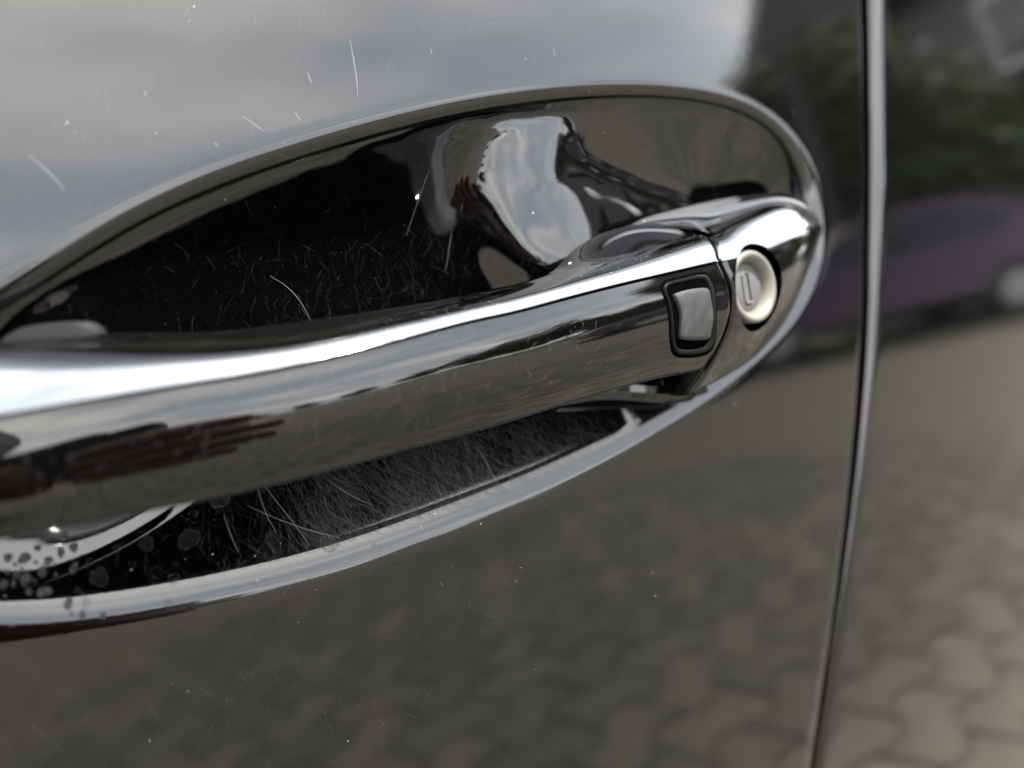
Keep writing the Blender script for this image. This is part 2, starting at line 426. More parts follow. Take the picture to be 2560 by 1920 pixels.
# body frame behind the recess, and a backing added to keep the gap dark
mb = MB(); mb.box((.17, .085, .76), (1.8, .006, .70)); 
body = mb.build('body_frame', M['dark'], car, False)
sv = []
for z in zs[::4]:
    xm = float(xL(z)+xR(z))/2
    sv += [(xm-.004, Ybase(xm, z)+.016, z), (xm+.006, Ybase(xm, z)+.016, z)]
nz = len(zs[::4])
obj('gap_backing', sv, [(2*i, 2*i+1, 2*i+3, 2*i+2) for i in range(nz-1)], M['rubber'], car, False)

# ------------------------------------------------------------------ handle: lofted through traced edge lines
def yline(pts, Y):   # polyline of photo points -> function x -> (y,z)
    q = trace([(p[0], p[1], (p[2] if len(p) > 2 else Y)) for p in pts]); k = np.argsort(q[:, 0]); q = q[k]
    s = spline(q, 400); s = s[np.argsort(s[:, 0])]
    return lambda x: (np.interp(x, s[:, 0], s[:, 1]), np.interp(x, s[:, 0], s[:, 2]))
SE = [(-300,1085,-.0170),(0,1038,-.0200),(231,998,-.0220),(463,960,-.0235),(781,903,-.0244),(1157,807,-.0240),(1280,780,-.0235),(1396,750,-.0230),(1511,720,-.0222),(1650,687,-.0210),(1830,645,-.0190)]
TE = [(-300,870,-.008),(0,868,-.0095),(289,858,-.011),(521,851,-.012),(752,832,-.013),(926,798,-.0133),(1042,775,-.0132),(1157,748,-.0130),(1280,718,-.0125),(1396,683,-.0120),(1511,648,-.0115),(1627,613,-.0108),(1743,579,-.0100),(1790,566,-.0098)]
BE = [(-300,1385,-.0150),(0,1342,-.0180),(231,1297,-.0200),(463,1254,-.0212),(694,1205,-.0220),(926,1145,-.0222),(1157,1082,-.0216),(1273,1050,-.0212),(1430,1002,-.0202),(1570,962,-.0188),(1690,930,-.0175),(1800,908,-.0165)]
KE = [(-300,850,-.0050),(0,850,-.006),(272,834,-.0075),(463,832,-.0085),(579,826,-.009),(752,804,-.0095),(926,779,-.0095),(1100,750,-.0090),(1273,713,-.0080),(1370,685,-.006),(1405,655,-.0045),(1440,617,-.0035),(1513,577,-.0035),(1574,567,-.0045),(1661,571,-.0060),(1748,576,-.0075)]
fS, fT, fB, fK = yline(SE, 0), yline(TE, 0), yline(BE, 0), yline(KE, 0)

def hermite(p0, m0, p1, m1, n):
    t = np.linspace(0, 1, n)[:, None]
    return (2*t**3-3*t**2+1)*p0+(t**3-2*t**2+t)*m0+(-2*t**3+3*t**2)*p1+(t**3-t**2)*m1
def dirn(nrm_up):   # unit tangent running downwards on a face whose normal is tilted up by nrm_up degrees; (y,z)
    a = R(nrm_up); return np.array([-math.sin(a), -math.cos(a)])
def section(x, f=(None,)*4, nK=10, nT=16, nS=34):
    fS_, fT_, fB_, fK_ = f
    S_ = np.array(fS_(x)); T_ = np.array(fT_(x)); B_ = np.array(fB_(x)); K_ = np.array(fK_(x))
    hc = np.linalg.norm(T_-S_); hb = np.linalg.norm(S_-B_); hk = np.linalg.norm(K_-T_)
    ch = hermite(T_, dirn(82)*hc, S_, dirn(27)*hc, nT)
    bk = hermite(S_+np.array([.00022, -.0002]), dirn(19)*hb, B_, dirn(-33)*hb*1.0, nS)
    kt = hermite(K_, (T_-K_)*.6+dirn(100)*hk*.4, T_, dirn(80)*hk*.8, nK)
    r = .0035; und = [B_+np.array([math.sin(a)*0+r*(1-math.cos(a))*1.2+.0015*math.sin(a), -r*math.sin(a)*.35]) for a in np.linspace(0, R(90), 7)[1:]]
    und = np.array(und)
    tk = .004+.012*float(sstep(-.004, .016, x)); bk_ = hermite(und[-1], np.array([tk, .006]), K_, np.array([-tk, .006]), 9); back = bk_[1:-1]
    return kt, ch, bk, und, back
RND = .0011
def loft(xs, fns, xoff, part):
    rows = []
    for x in xs:
        kt, ch, bk, und, back = section(x, fns)
        if part == 'top': sec = kt; u = np.linspace(0, .02, len(sec))
        elif part == 'chrome': sec = ch; u = np.linspace(.02, .35, len(sec))
        else: sec = np.vstack([bk, und, back]); u = np.r_[np.linspace(.35, 1, len(bk)), np.linspace(1, 1, len(und)+len(back))]
        e = (x_ref-x) if fns[0] is fS else (x-x_c0)
        dy = (RND-math.sqrt(max(0, RND**2-(RND-e)**2))) if e < RND else 0.
        rows.append([(x+xoff(x, uu), p[0]+dy, p[1]-dy*(.6 if k < len(sec)*.5 else 0)) for k, (p, uu) in enumerate(zip(sec, u))])
    return rows
# right end of the grip: bulging end line
endline = trace([(1748,578,-.0105),(1775,604,-.014),(1800,650,-.0195),(1824,721,-.0198),(1828,793,-.0197),(1810,880,-.0190),(1772,925,-.0178)])
xe_u = np.interp(np.linspace(0, 1, 50), [0, .12, .33, .5, .65, .82, 1.0], endline[:, 0])
XS = float(fS(0)[0]) ; x_left = float(trace([(-300,1085,-.017)])[0, 0]); x_ref = float(endline[2, 0])
def xo_handle(x, u):
    w = sstep(x_ref-.030, x_ref, x); return w*(np.interp(u, np.linspace(0, 1, 50), xe_u)-x_ref)
xs = np.r_[np.linspace(x_left, x_ref-.03, 70), np.linspace(x_ref-.03, x_ref-RND, 32)[1:], x_ref-RND*np.array([.7, .45, .25, .1, .03, 0])]
dh = bpy.data.objects.new('door_handle', None); COL.objects.link(dh); dh.parent = car
dh['label'] = 'gloss black pull handle with bright chrome top strip'
fns = (fS, fT, fB, fK)
def close_end(rows, k, flip):
    """cap the last station with rounded edge then a fan"""
    n = len(rows[0]); return n
def build_loft(name, rows, m, parent, closed, endcap=(False, True), sharp=40):
    n = len(rows[0]); v = [q for r in rows for q in r]; f = grid_faces(len(rows), n)
    if closed: f += [(i*n+n-1, (i+1)*n+n-1, (i+1)*n, i*n) for i in range(len(rows)-1)]
    def cap(i, s):
        r = np.array(rows[i]); c = r.mean(0)
        inner = r+(c-r)*.03+np.array([s*.0004, 0, 0]); o1 = len(v); v.extend(map(tuple, inner))
        for k in range(n-1 if not closed else n):
            f.append((i*n+k, i*n+(k+1) % n, o1+(k+1) % n, o1+k))
        f.append(tuple(range(o1, o1+n)))
    if endcap[1]: cap(len(rows)-1, 1)
    if endcap[0]: cap(0, -1)
    return obj(name, v, f, m, parent, True, sharp)
ch_rows = loft(xs, fns, xo_handle, 'chrome'); tp_rows = loft(xs, fns, xo_handle, 'top')
bk_rows = loft(xs, fns, xo_handle, 'black')
strip = build_loft('chrome_strip', ch_rows, M['chrome'], dh, False, (False, False))
build_loft('grip_top', tp_rows, M['gloss'], dh, False, (False, False))
sm_ = MB(); sm_.tube([tuple(np.array(r[0])+np.array([-.0, -.00010, .00008])) for r in bk_rows[:-6]], .00030, 6); sm_.build('seam', M['dark'], dh)
grip = build_loft('grip', [r+[tp_rows[i][0]] for i, r in enumerate(bk_rows)], M['gloss'], dh, True, (True, True), 30)
grip.data.materials.append(mat('matte_grip_back', (.004, .004, .004), .7, 0, .05))
_n = len(bk_rows[0])+1
for p_ in grip.data.polygons:
    if p_.index < (len(bk_rows)-1)*(_n-1) and p_.index % (_n-1) >= 37: p_.material_index = 1

# ------------------------------------------------------------------ fixed end cap with the lock
SEc = [(1790,655,-.0190),(1853,642,-.0184),(1936,613,-.0158),(1990,588,-.0125),(2035,566,-.0075),(2055,558,-.005)]
TEc = [(1725,600,-.011),(1770,587,-.0108),(1856,551,-.0095),(1929,522,-.0078),(1983,519,-.0055),(2030,540,-.0035),(2055,550,-.003)]
KEc = [(1690,530,.002),(1740,512,.002),(1852,492,.001),(1967,496,.0015),(2031,526,.0010),(2058,548,.0002)]
BEc = [(1700,966,-.0095),(1760,972,-.0100),(1805,955,-.0102),(1875,903,-.0098),(1955,815,-.0080),(1995,741,-.0070),(2031,648,-.0055),(2056,572,-.0042)]
fc = (yline(SEc, 0), yline(TEc, 0), yline(BEc, 0), yline(KEc, 0))
x_c0 = x_ref+.0013; x_c1 = float(trace([(2050,560,-.005)])[0, 0])
def xo_cap(x, u):
    w = 1-sstep(x_c0, x_c0+.016, x); return w*(np.interp(u, np.linspace(0, 1, 50), xe_u)-x_ref+.0)
xs2 = np.r_[x_c0+RND*np.array([0, .03, .1, .25, .45, .7]), np.linspace(x_c0+RND, x_c1, 86)]
fix = bpy.data.objects.new('handle_end_cap', None); COL.objects.link(fix); fix.parent = car
fix['label'] = 'fixed black and chrome end piece holding the key lock'
cr = loft(xs2, fc, xo_cap, 'chrome'); br = loft(xs2, fc, xo_cap, 'black')
trim = build_loft('chrome_trim', cr, M['chrome'], fix, False, (False, False))
# black body as a closed solid, with the lock pocket cut out
UP = trace([(1500,600,.004),(1574,566,.002),(1603,551,.001),(1675,530,.000),(1784,504,-.001),(1892,488,-.001),(1947,484,-.0005),(2001,497,.0),(2025,522,.0),(2046,552,.0005)])
LO = trace([(1500,606,-.001),(1574,568,-.0028),(1620,570,-.0045),(1670,573,-.0060),(1748,578,-.0105),(1775,585,-.0107),(1856,551,-.0095),(1929,522,-.0078),(1983,519,-.0055),(2030,540,-.0035),(2048,556,-.002)])
UPs, LOs = spline(UP, 80), spline(LO, 80)
rows_ = []
for a, b in zip(UPs, LOs):
    h_ = np.linalg.norm(b-a); ta = np.array([0, -math.sin(R(70)), -math.cos(R(70))*.9])*h_; tb = np.array([0, -math.sin(R(45)), -math.cos(R(45))])*h_
    rows_.append([tuple(q+np.array([0, -.0002, .0002])) for q in hermite(a, np.array([0, -.25, -.97])*h_, b, np.array([0, -.85, -.5])*h_, 14)])
build_loft('cap_top', rows_, M['gloss'], fix, False, (False, False))
cap = build_loft('cap_body', [r+[cr[i][0]] for i, r in enumerate(br)], M['gloss'], fix, True, (True, True), 30)

dg = bpy.context.evaluated_depsgraph_get()
def bvh_of(o): return BVHTree.FromPolygons([tuple(v.co) for v in o.data.vertices], [tuple(p.vertices) for p in o.data.polygons])
def ray_at(bv, px, py):
    d = c_f + c_r*(px-1280)/FPX - c_u*(py-960)/FPX; d = Vector(d).normalized()
    h = bv.ray_cast(Vector(CAM_LOC), d); return h
bcap = bvh_of(cap); bgrip = bvh_of(grip)
hl = ray_at(bcap, 1900, 715)
print('LOCK', hl)
lc = hl[0]-Vector((0, -1, 0))*.0013; nax = Vector((.10, -1, .06)).normalized()           # lock axis, pointing out of the door
def frame(nv):
    xx = Vector((1, 0, 0)); xx = (xx-nv*xx.dot(nv)).normalized(); zz = xx.cross(nv)*1.0
    if zz.z < 0: zz = -zz
    return xx, zz
lx, lz = frame(nax)
def disc_rings(profile, n=64, centre=None, ax=None):
    """lathe: profile of (radius, height along axis)"""
    ax = ax or nax; centre = centre or lc; a, b = frame(ax); v = []; f = []
    for r, h in profile:
        for k in range(n):
            t = 2*math.pi*k/n; v.append(centre+a*(r*math.cos(t))+b*(r*math.sin(t))+ax*h)
    for i in range(len(profile)-1):
        for k in range(n): f.append((i*n+k, i*n+(k+1) % n, (i+1)*n+(k+1) % n, (i+1)*n+k))
    return v, f
RL = .0080
hc = lc+Vector((.0006, 0, -.0003))
hv, hf = disc_rings([(RL+.0016, .012), (RL+.0016, -.006)], 64, hc)
n = 64; hf += [tuple(range(n)), tuple(range(n, 2*n))[::-1]]
cut = obj('cutter', hv, hf, None)
def boolean(o, cutter, sharp=30):
    md = o.modifiers.new('b', 'BOOLEAN'); md.object = cutter; md.operation = 'DIFFERENCE'; md.solver = 'EXACT'
    dgx = bpy.context.evaluated_depsgraph_get(); dgx.update()
    me = bpy.data.meshes.new_from_object(o.evaluated_get(dgx)); o.modifiers.clear(); o.data = me
    me.polygons.foreach_set('use_smooth', [True]*len(me.polygons)); me.set_sharp_from_angle(angle=R(sharp))
boolean(cap, cut); boolean(trim, cut)
bpy.data.objects.remove(cut)
lk = bpy.data.objects.new('lock_cylinder', None); COL.objects.link(lk)
v, f = disc_rings([(RL+.0015, -.006), (RL+.0015, -.0030), (RL-.0006, -.0028)], 64, hc)
pocket = obj('lock_pocket', v, f, M['dark'], fix)
bpy.data.objects.remove(lk)
v, f = disc_rings([(RL, -.006), (RL, -.0006), (RL-.0003, -.0002), (RL-.0007, 0), (RL-.0013, -.0002), (RL-.0022, -.0013), (RL-.0026, -.0022), (RL-.0027, -.0027)])
ring = obj('lock_cylinder', v, f, M['cream'], fix, True, 50)
v, f = disc_rings([(RL-.0027, -.005), (RL-.0027, -.0025), (RL-.0030, -.0023), (.0001, -.0023)])
obj('lock_face', v, f, M['silver'], fix, True, 40)
def lp(a, b, h): return lc+lx*a+lz*b+nax*(h-.0019)
def slab(a0, a1, b0, b1, h0, h1):
    vs = [lp(a, b, h) for a in (a0, a1) for b in (b0, b1) for h in (h0, h1)]
    return vs, [(0, 1, 3, 2), (4, 6, 7, 5), (0, 4, 5, 1), (2, 3, 7, 6), (0, 2, 6, 4), (1, 5, 7, 3)]
m_ = MB(); m_.add(*slab(.0002, .0011, -.0034, .0032, -.0006, -.00030)); m_.build('keyhole', M['dark'], fix, False)
m_ = MB(); m_.add(*slab(-.0014, .0003, -.0030, .0028, -.0006, -.00012)); m_.build('keyhole_shutter', M['silver'], fix, False)
m_ = MB(); m_.add(*slab(-.0012, .0011, -.0034, -.0030, -.0006, .0001)); m_.build('keyhole_highlight', M['cream'], fix, False)  # pale bar added as the highlight at the slot's foot

# ------------------------------------------------------------------ request button in the grip
BQ = [(1657,718),(1665,708),(1694,700),(1748,688),(1766,692),(1777,710),(1784,739),(1785,830),(1780,857),(1764,877),(1697,884),(1683,874),(1677,841),(1672,775),(1661,739)]
bq = spline(np.array(BQ, float), 72, True); bc = np.array(BQ, float).mean(0)
def on_grip(px, py):
    h = ray_at(bgrip, px, py)
    while h[0] is None: px += (bc[0]-px)*.01; py += (bc[1]-py)*.01; h = ray_at(bgrip, px, py)
    return np.array(h[0]), np.array(h[1])*(1 if np.array(h[1])[1] < 0 else -1)
def ringset(scales):
    v = []; n = len(bq)
    for sc, off in scales:
        for p in bq:
            q = bc+(p-bc)*sc; P, nn = on_grip(*q); v.append(P+nn*off)
    f = [(i*n+k, i*n+(k+1) % n, (i+1)*n+(k+1) % n, (i+1)*n+k) for i in range(len(scales)-1) for k in range(n)]
    return v, f, n
v, f, n = ringset([(1.0, -.0003), (1.0, .00035), (.975, .00055), (.93, .00055), (.89, .0003), (.88, -.0002)])
v0, f0, _ = ringset([(1.09, .00003), (1.045, .00005), (.995, .0001)])
obj('button_gap', v0, f0, M['dark'], dh, True)
obj('button_bezel', v, f, M['rubber'], dh, True, 50)
v, f, n = ringset([(.89, .0001), (.60, .00012)]); f.append(tuple(range(n, 2*n)))
obj('button_well', v, f, M['dark'], dh, True)
BB = [(1684,735),(1758,722),(1768,732),(1775,775),(1776,800),(1770,838),(1764,846),(1702,848),(1694,842),(1697,800),(1691,765),(1681,742)]
bq = spline(np.array(BB, float), 72, True); bc = np.array(BB, float).mean(0)
v, f, n = ringset([(1.0, .0001), (1.0, .0007), (.95, .00095), (.8, .0010), (.5, .00105)]); f.append(tuple(range(4*n, 5*n)))
obj('push_button', v, f, M['button'], dh, True, 60)

# rubber gasket round the handle root, right, and the grey pivot gasket at the left
def ribbon(name, pts, rad, m, parent):
    q = spline(trace(pts), 60); mb = MB(); mb.tube(q, rad, 10); return mb.build(name, m, parent)
ribbon('root_gasket', [(1385,700,.008),(1400,665,.006),(1440,612,.004),(1490,583,.003),(1545,563,.003),(1640,540,.004),(1720,520,.005)], .0008, M['dark'], fix)
ribbon('root_base', [(1400,985,.006),(1480,972,.004),(1560,972,.003),(1630,978,.002),(1700,975,.001),(1760,955,-.002)], .0026, M['gloss'], fix)
GP = [(-200,900),(-60,880),(0,852),(40,826),(90,812),(210,803),(250,812),(270,834),(262,850),(100,858),(-50,905),(-200,935)]
gq = spline(np.array(GP, float), 60, True)
lev = [(-.0030, 1.0), (-.0050, 1.0), (-.0060, .97), (-.0065, .90)]
gc = gq.mean(0); v = []
for Y, sc in lev:
    for p in gq:
        q = gc+(p-gc)*sc; v.append(hit(q[0], q[1], Y))
n = len(gq); f = [(i*n+k, i*n+(k+1) % n, (i+1)*n+(k+1) % n, (i+1)*n+k) for i in range(len(lev)-1) for k in range(n)]; f.append(tuple(range(3*n, 4*n)))
obj('pivot_gasket', v, f, M['grey_rubber'], car, True, 50)['label'] = 'grey rubber gasket at the hinged end of the handle'

# ------------------------------------------------------------------ wear: hairline scratches, dust, dried water marks
bstrip = bvh_of(strip); btrim = bvh_of(trim)
def sample(bv, px, py, off):
    h = ray_at(bv, px, py)
    if h[0] is None: return None
    nn = h[1] if h[1].dot(Vector(CAM_LOC)-h[0]) > 0 else -h[1]
    return h[0]+nn*off, nn
def stroke(mb, bv, pts, w, off=.00003):
    """a hairline laid on the surface bv along photo points"""
    P = [sample(bv, *p, off) for p in pts]
    P = [p for p in P if p]
    if len(P) < 2: return
    for a, b in zip(P, P[1:]):
        if (a[0]-b[0]).length > .02: return
    vs = []; n = len(P)
    for i, (p, nn) in enumerate(P):
        t = (P[min(i+1, n-1)][0]-P[max(i-1, 0)][0]).normalized(); s = t.cross(nn).normalized()
        ww = w*(.35+.65*math.sin(math.pi*(i+.5)/n)); vs += [p+s*ww/2, p-s*ww/2]
    mb.add(vs, [(2*i, 2*i+1, 2*i+3, 2*i+2) for i in range(n-1)])
def arc(x, y, ang, ln, bend, k=6):
    pts = []; a = ang-bend/2
    for i in range(k):
        pts.append((x, y)); x += math.cos(a)*ln/(k-1); y += math.sin(a)*ln/(k-1); a += bend/(k-1)
    return pts
def interp(tab, x): return float(np.interp(x, [p[0] for p in tab], [p[1] for p in tab]))
HB = [(0,1345),(231,1300),(463,1250),(694,1195),(926,1138),(1157,1075),(1389,1010),(1600,945)]
LI = [(0,1490),(116,1488),(405,1470),(636,1420),(926,1332),(1273,1208),(1570,1072),(1680,1000)]
HT = [(0,860),(270,840),(463,835),(694,805),(926,770),(1157,725),(1389,690)]
faint, fine, bright = MB(), MB(), MB()
HUBS = [rng.uniform(760, 1450) for _ in range(14)]
k = 0
while k < 5200:                                   # the fan of finger-nail scratches in the lower bowl
    x = rng.gauss(1090, 260) if rng.random() < .7 else rng.choice(HUBS)+rng.gauss(0, 45); 
    if not 330 < x < 1640: continue
    y0, y1 = interp(HB, x)-10, interp(LI, x)
    y = rng.uniform(y0, y1-5); a = R(rng.gauss(50 if x > 760 else 66, 26)); ln = min(rng.expovariate(1/45)+6, 200)
    if y+ln*math.sin(a) > y1: ln = max(10, (y1-y)/math.sin(a))
    stroke(fine if rng.random() < .04 else faint, bvh_door, arc(x, y, a, ln, rng.gauss(-.3, .45)), rng.uniform(.000009, .000021)); k += 1
for _ in range(330):                               # upper bowl
    x = rng.gauss(1010, 260)
    if not 260 < x < 1420: continue
    yb = interp(HT, x); y = yb-abs(rng.gauss(0, 120))-8
    stroke(fine if rng.random() < .03 else faint, bvh_door, arc(x, y, R(rng.gauss(95, 32)), rng.uniform(8, 60), rng.gauss(.1, .3)), rng.uniform(.000012, .000028))
for pts in ([(875,100),(884,150),(892,200),(894,240)], [(768,178),(774,196),(780,210)], [(70,385),(105,415),(140,450),(162,477)],
            [(606,290),(632,308),(660,328)], [(675,690),(715,715),(755,760),(778,806)], [(1384,120),(1387,140)], [(736,278),(752,303)],
            [(535,355),(545,366)], [(360,228),(367,240)], [(185,330),(191,334)], [(207,341),(211,343)], [(1094,1225),(1105,1238)],
            [(620,1265),(700,1300),(790,1330),(850,1345)], [(1190,1115),(1220,1165),(1245,1215)], [(820,1200),(880,1240),(930,1262)],
            [(640,1210),(668,1290),(690,1330)], [(655,1208),(720,1290),(775,1365)], [(560,1290),(580,1345),(596,1380)], [(1073,425),(1060,460),(1015,590)],
            [(1130,570),(1120,640),(1113,680)], [(1076,120),(1080,135)], [(1830,1005),(1842,1016)], [(1100,1454),(1108,1466)]):
    stroke(bright, bvh_door, [tuple(q) for q in spline(np.array(pts, float), 9)], .000075)
for _ in range(260):
    x, y = rng.uniform(0, 1900), rng.uniform(0, 1900)
    stroke(fine, bvh_door, arc(x, y, R(rng.uniform(20, 120)), rng.uniform(10, 60), rng.gauss(0, .2)), .000022)
M['scratch_faint'] = mat('scratch_faint', (.009, .0095, .0105), .5, 0, .5)
M['scratch_fine'] = mat('scratch_fine', (.036, .037, .040), .4, 0, .5)
M['scratch_bright'] = mat('scratch_bright', (.10, .105, .11), .4, 0, .5)
for nm, mb_, mm in (('faint_scratches', faint, 'scratch_faint'), ('fine_scratches', fine, 'scratch_fine'), ('bright_scratches', bright, 'scratch_bright')):
    o = mb_.build(nm, M[mm], fd, False); o['kind'] = 'stuff'
gs = MB()
for _ in range(170):
    x = rng.uniform(60, 1560); t = rng.uniform(.12, .95); y = interp([(0,1035),(463,943),(926,828),(1389,722),(1620,684)], x)*(1-t)+interp(HB, x)*t
    stroke(gs, bgrip, arc(x, y, R(rng.uniform(60, 150)), rng.uniform(6, 34), rng.gauss(0, .3), 4), .00004)
o = gs.build('grip_scratches', M['scratch_fine'], dh, False); o['kind'] = 'stuff'
# settled dust: tiny flat flecks
def flecks(name, bv, boxes, n, parent, m, smin=.00002, smax=.00007):
    mb_ = MB()
    for _ in range(n):
        x0, y0, x1, y1 = rng.choice(boxes); s = sample(bv, rng.uniform(x0, x1), rng.uniform(y0, y1), .00004)
        if not s: continue
        p, nn = s; a, b = frame(nn) if abs(nn.x) < .95 else (Vector((0, 1, 0)), Vector((0, 0, 1))); r = smin+(smax-smin)*rng.random()**4
        q = [p+(a*math.cos(t)+b*math.sin(t))*r*rng.uniform(.6, 1.3) for t in (0, 1.3, 2.5, 3.8, 5.0)]
        mb_.add(q, [(0, 1, 2, 3, 4)])
    o = mb_.build(name, m, parent, False); o['kind'] = 'stuff'
flecks('dust_flecks', bvh_door, [(0, 0, 2140, 700), (0, 1000, 2100, 1920), (0, 1200, 1500, 1500), (0, 1100, 2100, 1920)], 4200, fd, M['scratch_bright'], .000012, .00006)
flecks('bright_specks', bvh_door, [(0, 0, 2140, 700), (0, 1200, 2100, 1920), (1900, 300, 2150, 1900), (200, 1150, 1500, 1500)], 150, fd, M['dust'], .00003, .00011)
flecks('dust_flecks', bgrip, [(0, 640, 1700, 1330)], 900, dh, M['scratch_bright'])
flecks('dust_flecks', bstrip, [(300, 740, 1000, 860), (900, 700, 1250, 800), (1380, 560, 1760, 700)], 2400, dh, M['dust'], .000012, .00005)
btop = bvh_of(bpy.data.objects['grip_top'])
flecks('dust_flecks', btop, [(0, 780, 1000, 870), (800, 700, 1350, 800), (1380, 560, 1760, 700)], 2400, dh, M['scratch_bright'], .000012, .00005)
# dried water marks
MARKS = [(275,658,20),(205,670,12),(163,707,14),(318,705,20),(263,727,20),(35,750,18),(105,752,26),(208,765,20),(65,780,8),(72,825,16),(110,845,28),(182,812,22),(12,865,20),(58,862,14),(125,898,14),(178,898,20),(205,895,18),(295,948,24),(370,950,16),(308,990,8),(357,996,16),(445,1000,14),(428,835,38),(320,797,24),(385,770,18),(632,692,28),(815,670,42),(510,708,20),(750,842,20),(1180,680,40),(1430,690,38),(950,485,45),(850,563,12),(575,780,10),(335,890,14),(365,920,14),(1614,698,8),(1098,866,6),(730,950,20),(155,770,8),(95,800,8),(30,815,8),(150,850,9),(20,915,8),(235,780,8),(240,825,9)]
def mark_mat(name, col, fac):
    m = mat(name, col, .55, 0, .4); tr = N(m, 'ShaderNodeBsdfTransparent'); mi = N(m, 'ShaderNodeMixShader'); out = m.node_tree.nodes['Material Output']
    L(m, ramp(m, noise(m, 900, 3, objcoord(m)), [(.3, fac*.6), (.7, min(1, fac*1.3))]), mi.inputs[0]); L(m, tr.outputs[0], mi.inputs[1]); L(m, B(m).outputs[0], mi.inputs[2]); L(m, mi.outputs[0], out.inputs[0]); return m
M['mark'] = mark_mat('dried_water', (.014, .0112, .0078), .95)
M['mark_thin'] = mark_mat('thin_dried_water', (.012, .0125, .0135), .11)
M['mark_edge'] = mark_mat('dried_water_edge', (.009, .008, .006), .8)
def water_mark(px, py, r, thin):
    el = rng.uniform(.65, 1.0); r *= 1.15; ro = rng.uniform(-.6, .9); ph = [rng.uniform(0, 6.28) for _ in range(3)]; n = 26; out = []
    for k in range(n):
        t = 2*math.pi*k/n; rr = r*(1+.10*math.sin(2*t+ph[0])+.07*math.sin(3*t+ph[1])+.04*math.sin(5*t+ph[2]))
        x, y = rr*el*math.cos(t), rr*math.sin(t); out.append((px+x*math.cos(ro)-y*math.sin(ro), py+x*math.sin(ro)+y*math.cos(ro)))
    S_ = [sample(bvh_door, *q, .00005) for q in out]; c = sample(bvh_door, px, py, .00005)
    if any(s is None for s in S_+[c]): return
    inn = [sample(bvh_door, px+(q[0]-px)*(.86 if not thin else .93), py+(q[1]-py)*(.86 if not thin else .93), .00005) for q in out]
    mid = [sample(bvh_door, px+(q[0]-px)*.45, py+(q[1]-py)*.45, .00005) for q in out]
    v = [s[0] for s in inn]+[s[0] for s in mid]+[c[0]]
    me_o = obj('water_mark', v, [(k, (k+1) % n, n+(k+1) % n, n+k) for k in range(n)]+[(n+k, n+(k+1) % n, 2*n) for k in range(n)], M['mark_thin' if thin else 'mark'], None, False)
    o1 = len(v); me = me_o.data
    v2 = v+[s[0] for s in S_]; f2 = [tuple(p.vertices) for p in me.polygons]; k0 = len(f2)
    f2 += [(k, (k+1) % n, o1+(k+1) % n, o1+k) for k in range(n)]
    me2 = bpy.data.meshes.new('water_mark'); me2.from_pydata([tuple(q) for q in v2], [], f2); me2.materials.append(M['mark_thin' if thin else 'mark']); me2.materials.append(M['mark_edge'])
    for p in me2.polygons: p.material_index = 1 if p.index >= k0 else 0
    me_o.data = me2; bpy.data.meshes.remove(me); me_o.parent = fd
for x, y, r in MARKS:
    water_mark(.5787*x, 960+.5787*y, r*.5787, x > 330 and y < 960)
for x, y, r in ((905,690,35),(750,545,30),(565,625,18),(670,512,9),(440,735,8)):
    water_mark(1280+.5787*x, .5787*y, r*.5787, True)

# ------------------------------------------------------------------ surroundings mirrored in the paint
def paving_material(name, a, b, c):
    m = mat(name, b, .8, 0, .3)
    oi = N(m, 'ShaderNodeObjectInfo'); v = objcoord(m)
    n_ = noise(m, 9, 5, v)
    mixn = N(m, 'ShaderNodeMath', operation='ADD'); L(m, n_, mixn.inputs[0]); 
    sc = N(m, 'ShaderNodeMath', operation='MULTIPLY_ADD'); L(m, oi.outputs['Random'], sc.inputs[0]); sc.inputs[1].default_value = .5; sc.inputs[2].default_value = -.25
    L(m, sc.outputs[0], mixn.inputs[1])
    L(m, ramp(m, mixn.outputs[0], [(.3, a), (.55, b), (.78, c)]), B(m).inputs['Base Color'])
    L(m, bump(m, noise(m, 220, 4, v), .5, .002), B(m).inputs['Normal'])
    return m
M['paver'] = paving_material('concrete_paver', (.068, .064, .050), (.084, .079, .062), (.106, .094, .073))
M['sand'] = mat('joint_sand', (.034, .033, .023), .95)
gm = mat('far_ground', (.19, .175, .15), .9)
L(gm, ramp(gm, noise(gm, .8, 5, objcoord(gm)), [(.3, (.072, .066, .055)), (.7, (.098, .09, .077))]), B(gm).inputs['Base Color'])
g = obj('ground', [(-400, -400, -.03), (400, -400, -.03), (400, 400, -.03), (-400, 400, -.03)], [(0, 1, 2, 3)], gm, None, False); g['kind'] = 'structure'
pav = obj('paving', [(-3.2, -9, -.012), (9, -9, -.012), (9, .2, -.012), (-3.2, .2, -.012)], [(0, 1, 2, 3)], M['sand'], None, False); pav['kind'] = 'structure'
